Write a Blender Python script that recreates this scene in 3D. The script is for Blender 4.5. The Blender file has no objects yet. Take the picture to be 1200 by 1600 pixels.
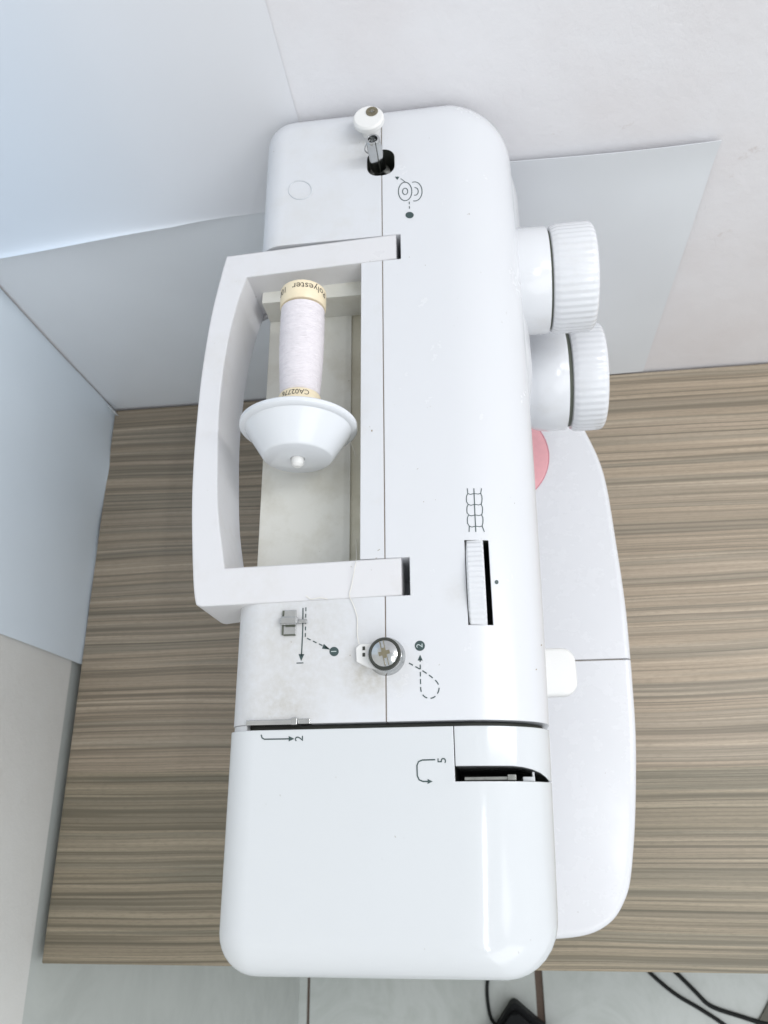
import bpy, bmesh, math, random
from mathutils import Vector, Matrix
random.seed(7)
sc = bpy.context.scene
COL = sc.collection

# ------------------------------------------------------------------ camera
ZT = 0.83                       # desk top height
T = ZT + 0.29                   # top of the sewing machine
CAMR = Matrix(((0.99167638, 0.05389476, 0.1169329),
               (-0.0074575, 0.9306966, -0.36571604),
               (-0.12853923, 0.36179993, 0.92335176)))
CAMP = Vector((0, 0, T + 0.294))
FPX = 1226.0
cd = bpy.data.cameras.new('camera'); cam = bpy.data.objects.new('camera', cd); COL.objects.link(cam)
cam.matrix_world = Matrix.Translation(CAMP) @ CAMR.to_4x4()
cd.sensor_fit = 'VERTICAL'; cd.sensor_height = 36; cd.sensor_width = 27
cd.lens = FPX / 1600 * 36
cd.clip_start = 0.01; cd.clip_end = 50
cd.dof.use_dof = True; cd.dof.focus_distance = 0.31; cd.dof.aperture_fstop = 26
sc.camera = cam

# ------------------------------------------------------------------ light (indoors: soft room light and a ceiling tube)
w = bpy.data.worlds.new("World"); sc.world = w; w.use_nodes = True
bg = w.node_tree.nodes['Background']
bg.inputs[0].default_value = (0.92, 0.965, 1.0, 1); bg.inputs[1].default_value = 0.82
def area(name, loc, target, sx, sy, power, col):
    l = bpy.data.lights.new(name, 'AREA'); l.shape = 'RECTANGLE'; l.size = sx; l.size_y = sy
    l.energy = power; l.color = col
    o = bpy.data.objects.new(name, l); COL.objects.link(o); o.location = loc
    o.rotation_euler = (Vector(target) - Vector(loc)).to_track_quat('-Z', 'Y').to_euler()
    return o
tube = area('ceiling_tube_light', (0.60, -0.21, 2.62), (0.60, -0.21, 0), 0.025, 0.36, 2.6, (0.97, 0.99, 1.0))
side = area('room_light', (1.35, 0.225, 2.25), (1.35, 0.225, 0), 1.5, 0.2, 13, (0.98, 0.99, 1.0))
side2 = area('front_fill_light', (1.05, -0.95, 2.35), (0, 0.1, 0.9), 1.7, 1.0, 10, (0.98, 0.99, 1.0))  # added unseen lamp, split off the side key to brighten the back wall
sc.view_settings.view_transform = 'Standard'; sc.view_settings.look = 'None'
sc.view_settings.exposure = 0.02; sc.view_settings.gamma = 1
sc.render.engine = 'CYCLES'
sc.cycles.max_bounces = 8

# ------------------------------------------------------------------ helpers: where a ray of the survey camera meets a plane
def ray(u, v): return CAMR @ Vector((u - 600, -(v - 800), -FPX))
def at(u, v, z):
    d = ray(u, v); return CAMP + d * ((z - CAMP.z) / d.z)
def atY(u, v, y):
    d = ray(u, v); return CAMP + d * ((y - CAMP.y) / d.y)
def atX(u, v, x):
    d = ray(u, v); return CAMP + d * ((x - CAMP.x) / d.x)

# ------------------------------------------------------------------ materials
def s2l(c): return tuple(((x / 255) / 12.92 if x / 255 <= .04045 else ((x / 255 + .055) / 1.055) ** 2.4) for x in c) + (1,)
class NT:
    def __init__(s, name):
        s.m = bpy.data.materials.new(name); s.m.use_nodes = True; s.t = s.m.node_tree; s.n = s.t.nodes
        s.b = s.n['Principled BSDF']; s.tc = s.n.new('ShaderNodeTexCoord')
    def link(s, a, b): s.t.links.new(a, b)
    def mapping(s, scale=(1, 1, 1), coord='Object', loc=(0, 0, 0), rot=(0, 0, 0)):
        g = s.n.new('ShaderNodeNewGeometry') if coord == 'World' else None
        m = s.n.new('ShaderNodeMapping'); m.inputs['Scale'].default_value = scale; m.inputs['Location'].default_value = loc
        m.inputs['Rotation'].default_value = rot
        s.link(g.outputs['Position'] if g else s.tc.outputs[coord], m.inputs['Vector']); return m.outputs[0]
    def noise(s, vec, scale, detail=3, rough=.5, dist=0):
        n = s.n.new('ShaderNodeTexNoise'); n.inputs['Scale'].default_value = scale; n.inputs['Detail'].default_value = detail
        n.inputs['Roughness'].default_value = rough; n.inputs['Distortion'].default_value = dist
        s.link(vec, n.inputs['Vector']); return n.outputs['Fac']
    def ramp(s, fac, stops):
        r = s.n.new('ShaderNodeValToRGB'); e = r.color_ramp.elements
        while len(e) < len(stops): e.new(.5)
        for i, (p, c) in enumerate(stops):
            e[i].position = p; e[i].color = c if len(c) == 4 else tuple(c) + (1,)
        s.link(fac, r.inputs[0]); return r.outputs[0]
    def mix(s, fac, a, b, mode='MIX'):
        x = s.n.new('ShaderNodeMix'); x.data_type = 'RGBA'; x.blend_type = mode
        for sock, val in ((x.inputs[0], fac), (x.inputs[6], a), (x.inputs[7], b)):
            if hasattr(val, 'links'): s.link(val, sock)
            else: sock.default_value = val
        return x.outputs[2]
    def bump(s, h, strength=.1, dist=.001, bevel=None):
        b = s.n.new('ShaderNodeBump'); b.inputs['Strength'].default_value = strength; b.inputs['Distance'].default_value = dist
        if h is not None: s.link(h, b.inputs['Height'])
        if bevel:
            v = s.n.new('ShaderNodeBevel'); v.samples = 4; v.inputs['Radius'].default_value = bevel
            s.link(v.outputs[0], b.inputs['Normal'])
        s.link(b.outputs[0], s.b.inputs['Normal'])
    def set(s, **k):
        for a, v in k.items():
            i = s.b.inputs[{'col': 'Base Color', 'rough': 'Roughness', 'metal': 'Metallic', 'ior': 'IOR', 'sss': 'Subsurface Weight',
                            'coat': 'Coat Weight', 'coatr': 'Coat Roughness', 'alpha': 'Alpha', 'trans': 'Transmission Weight', 'spec': 'Specular IOR Level'}[a]]
            if hasattr(v, 'links'): s.link(v, i)
            else: i.default_value = v
G = lambda v: (v, v, v, 1)

def plastic(name, col, dirt=(0.50, 0.46, 0.38, 1), lo=.62, hi=.80, amount=.5, rough=.2, speck=True, bevel=.0006, bmp=.03, wide_lo=.48, spots=()):
    m = NT(name); v = m.mapping(coord='World')
    big = m.noise(v, 45, 6, .65)
    f = m.ramp(big, [(lo, G(0)), (hi, G(amount))])
    c = m.mix(f, col, dirt)
    if speck:
        sp = m.noise(v, 420, 2, .5)
        wide = m.noise(v, 30, 2, .5)
        sf = m.ramp(sp, [(.755, G(0)), (.79, G(.8))])
        wf = m.ramp(wide, [(wide_lo, G(0)), (wide_lo + .14, G(1))])
        mm = m.mix(1.0, sf, wf, 'MULTIPLY')
        c = m.mix(mm, c, (0.30, 0.27, 0.22, 1))
    for sx, sy, sr, sa in spots:          # grime gathered round fittings
        g = m.n.new('ShaderNodeNewGeometry'); d = m.n.new('ShaderNodeVectorMath'); d.operation = 'DISTANCE'
        m.link(g.outputs['Position'], d.inputs[0]); d.inputs[1].default_value = (sx, sy, T)
        mr = m.n.new('ShaderNodeMapRange'); m.link(d.outputs['Value'], mr.inputs[0])
        mr.inputs[1].default_value = sr; mr.inputs[2].default_value = sr * .25; mr.inputs[3].default_value = 0; mr.inputs[4].default_value = sa
        nn = m.ramp(m.noise(v, 330, 4, .7), [(.30, G(.25)), (.70, G(1))])
        c = m.mix(m.mix(1.0, nn, mr.outputs[0], 'MULTIPLY'), c, (0.42, 0.39, 0.33, 1))
    m.set(col=c, rough=m.ramp(big, [(.3, G(rough * .9)), (.8, G(min(1, rough * 1.6)))]), ior=1.5)
    m.bump(m.noise(m.mapping((1, 1, 1), 'World'), 900, 2), bmp, .0003, bevel)
    return m.m
WHITE = (0.665, 0.675, 0.70, 1)
M = {}
M['shell'] = plastic('shell_white_plastic', WHITE, lo=.62, hi=.86, amount=.22, spots=((-.0350, .052, .011, .22), (-.0085, .082, .008, .2), (-.033, .302, .010, .12)))
M['cover'] = plastic('cover_glossy_white_plastic', (0.625, 0.645, 0.662, 1), lo=.68, hi=.9, amount=.2, rough=.085)
M['dusty'] = plastic('dusty_white_plastic', (0.65, 0.66, 0.685, 1), lo=.50, hi=.80, amount=.22, rough=.32, spots=((-.0430, .0520, .014, .75), (-.076, .037, .018, .5), (-.044, .312, .016, .35), (-.07, .077, .03, .25), (-.085, .055, .035, .25), (-.060, .060, .03, .18)))
M['handle'] = plastic('handle_white_plastic', (0.675, 0.67, 0.685, 1), lo=.52, hi=.82, amount=.25, rough=.3, bevel=.0012)
M['well'] = plastic('spool_well_grimy_plastic', (0.67, 0.665, 0.62, 1), (0.44, 0.41, 0.32, 1), .45, .75, .5, .5, wide_lo=.36)
M['groove'] = plastic('groove_yellowed_plastic', (0.60, 0.575, 0.48, 1), (0.40, 0.36, 0.26, 1), .45, .75, .6, .6)
M['knob'] = plastic('knob_white_plastic', (0.70, 0.71, 0.735, 1), lo=.55, hi=.85, amount=.25, rough=.14, speck=False, bevel=.0008)
M['bed'] = plastic('bed_white_plastic', (0.69, 0.695, 0.72, 1), lo=.8, hi=.95, amount=.1, rough=.22, bevel=.001, bmp=.004)
M['cap'] = plastic('spool_cap_plastic', (0.70, 0.72, 0.75, 1), lo=.7, hi=.9, amount=.1, rough=.12, speck=False, bevel=.0006)
M['nylon'] = plastic('nylon_off_white', (0.77, 0.765, 0.75, 1), lo=.6, hi=.9, amount=.15, rough=.4, speck=False)
def simple(name, col, rough=.5, metal=0, nscale=300, var=.12, bmp=.05, bevel=None, **k):
    m = NT(name); v = m.mapping(coord='World'); n = m.noise(v, nscale, 3)
    m.set(col=m.mix(m.ramp(n, [(.35, G(0)), (.7, G(1))]), col, tuple(x * (1 - var) for x in col[:3]) + (1,)), rough=rough, metal=metal, **k)
    m.bump(n, bmp, .0003, bevel); return m.m
M['dark'] = simple('dark_inner_casting', (0.035, 0.038, 0.03, 1), .55)
M['seam'] = simple('dusty_seam_filler', (0.34, 0.28, 0.22, 1), .8)
M['print'] = simple('teal_grey_print', (0.045, 0.075, 0.075, 1), .4)
M['printfaint'] = simple('faint_grey_print', (0.30, 0.36, 0.38, 1), .4)
M['ringmark'] = simple('moulded_ring', (0.60, 0.62, 0.65, 1), .4)
M['whiteprint'] = simple('pale_print', (0.55, 0.62, 0.62, 1), .4)
M['chrome'] = simple('chrome', (0.55, 0.56, 0.56, 1), .16, 1, 200, .1, .03, .0004)
M['steel'] = simple('brushed_steel', (0.42, 0.42, 0.39, 1), .25, 1, 500, .2, .1, .0004)
M['brass'] = simple('old_brass', (0.30, 0.27, 0.19, 1), .4, 1)
M['rubber'] = simple('black_rubber', (0.010, 0.012, 0.012, 1), .55, spec=.25)
M['pedal'] = simple('black_pedal_plastic', (0.008, 0.009, 0.010, 1), .6, bevel=.002, spec=.2)
M['ringdark'] = simple('grey_gap_ring', (0.10, 0.11, 0.085, 1), .6)
M['pink'] = simple('pink_print', (0.82, 0.42, 0.45, 1), .35, var=.06)
M['pinkdark'] = simple('dark_pink_print', (0.62, 0.20, 0.25, 1), .35, var=.06)
M['cream'] = simple('cream_spool_plastic', (0.83, 0.72, 0.52, 1), .35, var=.05, bevel=.0005)
M['ink'] = simple('dark_spool_ink', (0.05, 0.04, 0.03, 1), .5)
M['strand'] = simple('strand_white', (0.80, 0.78, 0.72, 1), .7)

def thread_mat():
    m = NT('wound_white_thread')
    a = m.noise(m.mapping((260, 2300, 260), 'World', rot=(0, 0, .16)), 1, 2); b = m.noise(m.mapping((260, 2300, 260), 'World', rot=(0, 0, -.16)), 1, 2)
    n2 = m.noise(m.mapping((120, 420, 120), 'World', rot=(0, 0, .1)), 1, 3)
    ad = m.n.new('ShaderNodeMath'); ad.operation = 'MAXIMUM'; m.link(a, ad.inputs[0]); m.link(b, ad.inputs[1])
    c = m.mix(m.ramp(n2, [(.35, G(0)), (.7, G(1))]), (0.80, 0.755, 0.785, 1), (0.75, 0.71, 0.74, 1))
    c = m.mix(m.ramp(ad.outputs[0], [(.42, G(.3)), (.55, G(0))]), c, (0.60, 0.55, 0.59, 1))
    m.set(col=c, rough=.75); m.bump(ad.outputs[0], .9, .0006); return m.m
M['thread'] = thread_mat()

def wood_mat():
    m = NT('grey_brown_wood_laminate')
    warp = m.noise(m.mapping((3.2, 7, 1), 'World'), 1, 2)
    # distort the across-grain coordinate so the streaks wander
    g = m.n.new('ShaderNodeNewGeometry'); sep = m.n.new('ShaderNodeSeparateXYZ'); m.link(g.outputs['Position'], sep.inputs[0])
    ma = m.n.new('ShaderNodeMath'); ma.operation = 'MULTIPLY_ADD'; m.link(warp, ma.inputs[0]); ma.inputs[1].default_value = .014
    m.link(sep.outputs['Y'], ma.inputs[2])
    comb = m.n.new('ShaderNodeCombineXYZ'); m.link(sep.outputs['X'], comb.inputs['X']); m.link(ma.outputs[0], comb.inputs['Y'])
    def mp(scale, loc=(0, 0, 0)):
        x = m.n.new('ShaderNodeMapping'); x.inputs['Scale'].default_value = scale; x.inputs['Location'].default_value = loc
        m.link(comb.outputs[0], x.inputs[0]); return x.outputs[0]
    bands = m.noise(mp((.35, 26, 1)), 1, 3, .55)
    streak = m.noise(mp((1.1, 215, 1), (3, 1, 0)), 1, 5, .64)
    lines = m.noise(mp((1.0, 470, 1), (9, 4, 0)), 1, 4, .62)
    fine = m.noise(mp((7, 900, 1), (7, 2, 0)), 1, 3, .6)
    fibre = m.noise(mp((160, 1900, 1), (2, 5, 0)), 1, 2, .6)
    base = m.ramp(bands, [(.36, s2l((143, 133, 118))), (.42, s2l((162, 147, 128))), (.50, s2l((172, 156, 136))), (.515, s2l((150, 140, 124))), (.58, s2l((163, 149, 131))), (.66, s2l((176, 159, 140)))])
    c = m.mix(m.ramp(streak, [(.34, G(.8)), (.42, G(.5)), (.46, G(0))]), base, s2l((106, 98, 84)))
    c = m.mix(m.ramp(streak, [(.55, G(0)), (.60, G(.5)), (.7, G(.75))]), c, s2l((196, 179, 158)))
    c = m.mix(m.ramp(lines, [(.36, G(.85)), (.43, G(.45)), (.46, G(0))]), c, s2l((110, 102, 88)))
    c = m.mix(m.ramp(lines, [(.60, G(0)), (.68, G(.5))]), c, s2l((200, 184, 164)))
    c = m.mix(m.ramp(fine, [(.38, G(.45)), (.52, G(0))]), c, s2l((122, 112, 95)))
    c = m.mix(m.ramp(fibre, [(.36, G(.35)), (.5, G(0))]), c, s2l((128, 118, 102)))
    yb = at(1100, 1195, ZT).y            # a darker board in the print starts here
    sp2 = m.n.new('ShaderNodeSeparateXYZ'); m.link(comb.outputs[0], sp2.inputs[0])
    mr = m.n.new('ShaderNodeMapRange'); m.link(sp2.outputs['Y'], mr.inputs[0])
    mr.inputs[1].default_value = yb + .0075; mr.inputs[2].default_value = yb + .0055; mr.inputs[3].default_value = 0; mr.inputs[4].default_value = .62
    c = m.mix(mr.outputs[0], c, m.mix(1.0, c, (0.56, 0.60, 0.55, 1), 'MULTIPLY'))
    m.set(col=c, rough=.42, ior=1.45)
    m.bump(fine, .12, .0004); return m.m
M['wood'] = wood_mat()

def wall_mat(name, col, stain=(0.60, 0.50, 0.47, 1), amt=.5):
    m = NT(name); v = m.mapping(coord='World')
    n1 = m.noise(v, 7, 4, .6); n2 = m.noise(v, 60, 5, .7); n3 = m.noise(v, 260, 2)
    c = m.mix(m.ramp(n1, [(.42, G(0)), (.72, G(amt * .5))]), col, stain)
    c = m.mix(m.ramp(n2, [(.66, G(0)), (.80, G(amt))]), c, (0.52, 0.44, 0.40, 1))
    m.set(col=c, rough=.6)
    ad = m.n.new('ShaderNodeMath'); ad.operation = 'ADD'; m.link(n2, ad.inputs[0]); m.link(n1, ad.inputs[1])
    m.bump(ad.outputs[0], .25, .002); return m.m
M['wall'] = wall_mat('worn_white_wall_paint', (0.82, 0.81, 0.83, 1))
M['leftwall'] = wall_mat('worn_grey_white_paint', (0.71, 0.705, 0.68, 1), (0.55, 0.5, 0.45, 1))
def sheet_mat(name, col, rough=.3):
    m = NT(name); v = m.mapping(coord='World'); n = m.noise(v, 9, 3); n2 = m.noise(v, 3, 2)
    m.set(col=m.mix(m.ramp(n, [(.3, G(0)), (.75, G(1))]), col, tuple(x * .93 for x in col[:3]) + (1,)), rough=rough)
    m.bump(n2, .25, .01); return m.m
M['sheet'] = sheet_mat('pale_blue_film', (0.79, 0.87, 0.945, 1))
M['sheet2'] = sheet_mat('pale_grey_film', (0.80, 0.83, 0.865, 1))
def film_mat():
    m = NT('bluish_film_painted_light'); g = m.n.new('ShaderNodeNewGeometry'); sp = m.n.new('ShaderNodeSeparateXYZ'); m.link(g.outputs['Position'], sp.inputs[0])
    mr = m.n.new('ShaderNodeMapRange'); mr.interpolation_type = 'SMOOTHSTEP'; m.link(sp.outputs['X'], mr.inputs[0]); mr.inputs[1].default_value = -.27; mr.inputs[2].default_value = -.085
    m.set(col=m.mix(mr.outputs[0], (0.745, 0.82, 0.915, 1), (0.80, 0.80, 0.825, 1)), rough=.5)  # soft fade of light painted into the film, bluish left to wall-pale right
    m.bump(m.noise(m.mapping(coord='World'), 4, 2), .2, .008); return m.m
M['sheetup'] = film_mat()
M['sheetedge'] = simple('white_sheet_edge', (0.75, 0.78, 0.80, 1), .4)

def tile_mat(name, a, b, rough):
    m = NT(name); v = m.mapping(coord='World')
    n = m.noise(v, 9, 6, .65, 1.2); n2 = m.noise(v, 40, 4)
    c = m.ramp(n, [(.3, a), (.55, b), (.8, a)])
    m.set(col=c, rough=m.ramp(n2, [(.3, G(rough)), (.8, G(rough * 1.4))]), ior=1.5)
    m.bump(n2, .15, .001); return m.m
M['tile'] = tile_mat('grey_green_marbled_tile', (0.50, 0.535, 0.505, 1), (0.60, 0.63, 0.61, 1), .16)
M['walltile'] = tile_mat('dull_wall_tile', (0.48, 0.505, 0.48, 1), (0.54, 0.565, 0.54, 1), .3)
M['grout'] = simple('brown_grout', (0.16, 0.115, 0.09, 1), .8)
M['board'] = simple('taupe_board', (0.13, 0.125, 0.10, 1), .6)

# ------------------------------------------------------------------ mesh helpers
def finish(name, bm, mat, parent=None, smooth=30):
    me = bpy.data.meshes.new(name); bmesh.ops.recalc_face_normals(bm, faces=bm.faces)
    bm.to_mesh(me); bm.free()
    for x in (mat if isinstance(mat, (list, tuple)) else [mat]): me.materials.append(M[x])
    if smooth:
        for p in me.polygons: p.use_smooth = True
        me.set_sharp_from_angle(angle=math.radians(smooth))
    o = bpy.data.objects.new(name, me); COL.objects.link(o)
    if parent: o.parent = parent; o.matrix_parent_inverse = parent.matrix_world.inverted() if False else Matrix.Translation(-world_loc(parent))
    return o
LOC = {}
def world_loc(o):
    v = Vector(o.location)
    return LOC.get(o.name, v)
def thing(name, label, cat, loc, group=None):
    o = bpy.data.objects.new(name, None); COL.objects.link(o); o.location = loc; o.empty_display_size = .02
    LOC[o.name] = Vector(loc); o['label'] = label; o['category'] = cat
    if group: o['group'] = group
    return o
def tag(o, label, cat, group=None):
    o['label'] = label; o['category'] = cat
    if group: o['group'] = group
    return o
def box(bm, x0, x1, y0, y1, z0, z1, mi=0):
    vs = [bm.verts.new(p) for p in ((x0, y0, z0), (x1, y0, z0), (x1, y1, z0), (x0, y1, z0), (x0, y0, z1), (x1, y0, z1), (x1, y1, z1), (x0, y1, z1))]
    fs = [(0, 3, 2, 1), (4, 5, 6, 7), (0, 1, 5, 4), (1, 2, 6, 5), (2, 3, 7, 6), (3, 0, 4, 7)]
    for f in fs:
        fc = bm.faces.new([vs[i] for i in f]); fc.material_index = mi
def prism(bm, pts, z0, z1):
    """outline (x,y) list extruded in z"""
    a = [bm.verts.new((p[0], p[1], z0)) for p in pts]; b = [bm.verts.new((p[0], p[1], z1)) for p in pts]
    n = len(pts); bm.faces.new(a[::-1]); bm.faces.new(b)
    for i in range(n): bm.faces.new((a[i], a[(i + 1) % n], b[(i + 1) % n], b[i]))
def lathe(bm, prof, origin, axis, seg=48, rib=None):
    """prof: list of (r, t) along axis; rib(angle, r, t)->r"""
    ax = Vector(axis).normalized(); e1 = ax.orthogonal().normalized(); e2 = ax.cross(e1)
    rings = []
    for r, t in prof:
        if r < 1e-7: rings.append([bm.verts.new(Vector(origin) + ax * t)]); continue
        ring = []
        for k in range(seg):
            a = 2 * math.pi * k / seg; rr = rib(a, r, t) if rib else r
            ring.append(bm.verts.new(Vector(origin) + ax * t + e1 * (rr * math.cos(a)) + e2 * (rr * math.sin(a))))
        rings.append(ring)
    for A, B in zip(rings, rings[1:]):
        if len(A) == 1 and len(B) == 1: continue
        for k in range(seg):
            k2 = (k + 1) % seg
            if len(A) == 1: bm.faces.new((A[0], B[k], B[k2]))
            elif len(B) == 1: bm.faces.new((A[k], A[k2], B[0]))
            else: bm.faces.new((A[k], A[k2], B[k2], B[k]))
def tube_bm(bm, pts, r, seg=8):
    pts = [Vector(p) for p in pts]; rings = []
    for i, p in enumerate(pts):
        t = (pts[min(i + 1, len(pts) - 1)] - pts[max(i - 1, 0)]).normalized()
        e1 = t.orthogonal().normalized() if i == 0 else (prev - t * prev.dot(t)).normalized()
        prev = e1; e2 = t.cross(e1)
        rings.append([bm.verts.new(p + (e1 * math.cos(2 * math.pi * k / seg) + e2 * math.sin(2 * math.pi * k / seg)) * r) for k in range(seg)])
    for A, B in zip(rings, rings[1:]):
        for k in range(seg): bm.faces.new((A[k], A[(k + 1) % seg], B[(k + 1) % seg], B[k]))
    bm.faces.new(rings[0][::-1]); bm.faces.new(rings[-1])
def spline(pts, n=8):
    pts = [Vector(p) for p in pts]; out = []
    P = [pts[0] * 2 - pts[1]] + pts + [pts[-1] * 2 - pts[-2]]
    for i in range(1, len(P) - 2):
        for k in range(n):
            t = k / n; a, b, c, d = P[i - 1], P[i], P[i + 1], P[i + 2]
            out.append(.5 * ((2 * b) + (c - a) * t + (2 * a - 5 * b + 4 * c - d) * t * t + (3 * b - a - 3 * c + d) * t ** 3))
    out.append(pts[-1]); return out
def cutter(mat, fn):
    bm = bmesh.new(); fn(bm); bmesh.ops.recalc_face_normals(bm, faces=bm.faces)
    me = bpy.data.meshes.new('cutter'); bm.to_mesh(me); bm.free(); me.materials.append(M[mat])
    o = bpy.data.objects.new('cutter', me); COL.objects.link(o); return o
def carve(o, cuts, op='DIFFERENCE', smooth=30):
    for c in cuts:
        m = o.modifiers.new('b', 'BOOLEAN'); m.operation = op; m.solver = 'EXACT'; m.object = c
        m.material_mode = 'TRANSFER'
    dg = bpy.context.evaluated_depsgraph_get(); dg.update()
    me = bpy.data.meshes.new_from_object(o.evaluated_get(dg))
    o.modifiers.clear(); old = o.data; o.data = me; me.name = o.name; bpy.data.meshes.remove(old)
    for c in cuts:
        d = c.data; bpy.data.objects.remove(c)
        if d.users == 0: bpy.data.meshes.remove(d)
    if smooth:
        for p in me.polygons: p.use_smooth = True
        me.set_sharp_from_angle(angle=math.radians(smooth))
def copy_cut(c):
    d = c.copy(); COL.objects.link(d); return d

# ------------------------------------------------------------------ the machine's top surface
XL = -0.0975; RA = 0.034; RH = 0.026      # left side; width and height of the rounding towards the front
def XR(y): return .0227 + .0345 * (y - .009) - .065 * (y - .009) ** 2
def ztop(x, y):
    t = (x - (XR(y) - RA)) / RA
    if t <= 0: return T
    return T - RH * (1 - math.sqrt(max(0, 1 - min(t, .999) ** 2)))
def on_top(u, v, lift=0.0):
    z = T
    for _ in range(8):
        p = at(u, v, z); z = ztop(p.x, p.y)
    p = at(u, v, z + lift); return p
def outline(xl, xr, y0, y1, ins, R, K=8, MR=14):
    """ins = (left, right, front, back) inset; R = radii (fl, fr, br, bl). returns list of (x, y, wl, wr, wf, wb)"""
    l, r, f, b = ins; out = []
    X0 = xl + l; Y0 = y0 + f; Y1 = y1 - b
    xf = lambda y: xr(y) - r
    mn = .0015
    rfl = max(R[0] - (l + f) / 2, mn); rfr = max(R[1] - (r + f) / 2, mn); rbr = max(R[2] - (r + b) / 2, mn); rbl = max(R[3] - (l + b) / 2, mn)
    def arc(cx, cy, rad, a0, a1, w0, w1):
        for k in range(K + 1):
            s = k / K; a = math.radians(a0 + (a1 - a0) * s); s2 = s
            out.append((cx + rad * math.cos(a), cy + rad * math.sin(a)) + tuple(w0[i] * (1 - s2) + w1[i] * s2 for i in range(4)))
    arc(X0 + rfl, Y0 + rfl, rfl, 180, 270, (1, 0, 0, 0), (0, 0, 1, 0))
    for k in range(1, 6):
        s = k / 6; out.append((X0 + rfl + (xf(Y0) - rfr - X0 - rfl) * s, Y0, 0, 0, 1, 0))
    arc(xf(Y0 + rfr) - rfr, Y0 + rfr, rfr, 270, 360, (0, 0, 1, 0), (0, 1, 0, 0))
    ya, yb = Y0 + rfr, Y1 - rbr
    for k in range(1, MR):
        y = ya + (yb - ya) * k / MR; out.append((xf(y), y, 0, 1, 0, 0))
    arc(xf(yb) - rbr, yb, rbr, 0, 90, (0, 1, 0, 0), (0, 0, 0, 1))
    for k in range(1, 6):
        s = k / 6; out.append((xf(yb) - rbr + (X0 + rbl - xf(yb) + rbr) * s, Y1, 0, 0, 0, 1))
    arc(X0 + rbl, Y1 - rbl, rbl, 90, 180, (0, 0, 0, 1), (1, 0, 0, 0))
    return out
def shell(bm, xl, y0, y1, zb, INS, DROP, R, rings=12, xr=XR, zt=T):
    loops = []
    for k in range(rings + 1):
        th = math.pi / 2 * (1 - k / rings)              # 90 -> 0
        c, s = math.cos(th), math.sin(th)
        o = outline(xl, xr, y0, y1, tuple(i * (1 - c) for i in INS), R)
        loops.append([bm.verts.new((p[0], p[1], zt - (1 - s) * sum(d * w_ for d, w_ in zip(DROP, p[2:])))) for p in o])
    loops.append([bm.verts.new((v.co.x, v.co.y, zb)) for v in loops[-1]])
    n = len(loops[0])
    bm.faces.new(loops[0]); bm.faces.new(loops[-1][::-1])
    for A, B in zip(loops, loops[1:]):
        for i in range(n): bm.faces.new((A[i], B[i], B[(i + 1) % n], A[(i + 1) % n]))

# ================================================================== SETTING
def struct(o): o['kind'] = 'structure'; return o
# floor: grout bed with separate tiles
bm = bmesh.new(); box(bm, -.36, 1.6, -1.6, .40, -.02, -.004)
floor = struct(finish('floor', bm, 'grout', smooth=0))
gx = [-.3213, -.3085, .0506, .4106, .7706, 1.1306]; gw = [.0045, .012, .010, .010, .010]
gy = [-1.35, -.99, -.63, -.27 - .36 * 0 - .0, .09, .40]
gy = [-1.35, -.985, -.62, -.255 + .365, .40]
first = None
for i in range(len(gx) - 1):
    xa = gx[i] + (0 if i == 0 else gw[i - 1]); xb = gx[i + 1]
    for j in range(len(gy) - 1):
        ya, yb = gy[j] + .005, gy[j + 1] - .005
        if xb - xa < .03 and False: continue
        bm = bmesh.new(); box(bm, xa, xb, ya, yb, -.008, random.uniform(-.0003, .0003))
        finish('tile', bm, 'tile', floor, smooth=0)
# back wall
bm = bmesh.new(); box(bm, -.345, 1.6, .3445, .40, -.02, 2.70)
bw = struct(finish('back_wall', bm, 'wall', smooth=0))
# left wall above, tiled wall below
bm = bmesh.new(); box(bm, -.345, -.3190, -2.2, .3443, .8385, 2.70)
lw = struct(finish('left_wall', bm, 'leftwall', smooth=0))
bm = bmesh.new(); box(bm, -.345, -.3214, -2.2, .3443, -.003, .838)
lw2 = struct(finish('left_wall_base', bm, 'walltile', smooth=0))

# sheets of film on the walls
def sheet(name, corner_fn, nu, nv, mat, label, thick=.00025):
    bm = bmesh.new(); g = [[bm.verts.new(corner_fn(i / nu, j / nv)) for j in range(nv + 1)] for i in range(nu + 1)]
    for i in range(nu):
        for j in range(nv): bm.faces.new((g[i][j], g[i + 1][j], g[i + 1][j + 1], g[i][j + 1]))
    bmesh.ops.recalc_face_normals(bm, faces=bm.faces)
    bmesh.ops.solidify(bm, geom=bm.faces[:], thickness=thick)
    o = finish(name, bm, mat, smooth=50); return tag(o, label, 'sheet')
def f_right(s, t):       # X from corner to .1425, z from desk to 1.0715
    x = -.3155 + (.1424 + .3155) * s; z = .8315 + (1.0713 - .8315) * t
    off = .0012 + .0012 * math.sin(s * 9 + t * 3) ** 2 + .0018 * max(0, t - .93) / .07 * (.3 + .7 * abs(math.sin(s * 5))) * (x > 0)
    if x < -.04: off = .00025 + (off - .00025) * max(0, 1 - (-.04 - x) / .02)
    return (x, .3444 - off, z)
sheet('wall_sheet', f_right, 48, 24, 'sheet2', 'pale grey blue sheet low on the back wall, reaching down behind the desk')
def f_up(s, t):
    x = -.3155 + (-.082 + .3155) * s
    # lower edge sags: from photo
    zl = 1.0431 + .0071 * max(0, (x + .2935) / .1766) + .004 * math.sin(math.pi * min(1, max(0, (x + .2935) / .1766)))
    z = zl + (1.62 - zl) * t ** 1.8
    off = .0050 - .0044 * s ** 3 + (.0060 - .004 * s) * math.exp(-t * 14) * (.7 + .3 * math.sin(s * 6)) + .0004 * (1 + math.sin(s * 5 + t * 4))
    off = .0004 + (off - .0004) * (1 - max(0, s - .6) / .4) ** 1.5
    return (x, .3444 - off, z)
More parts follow.
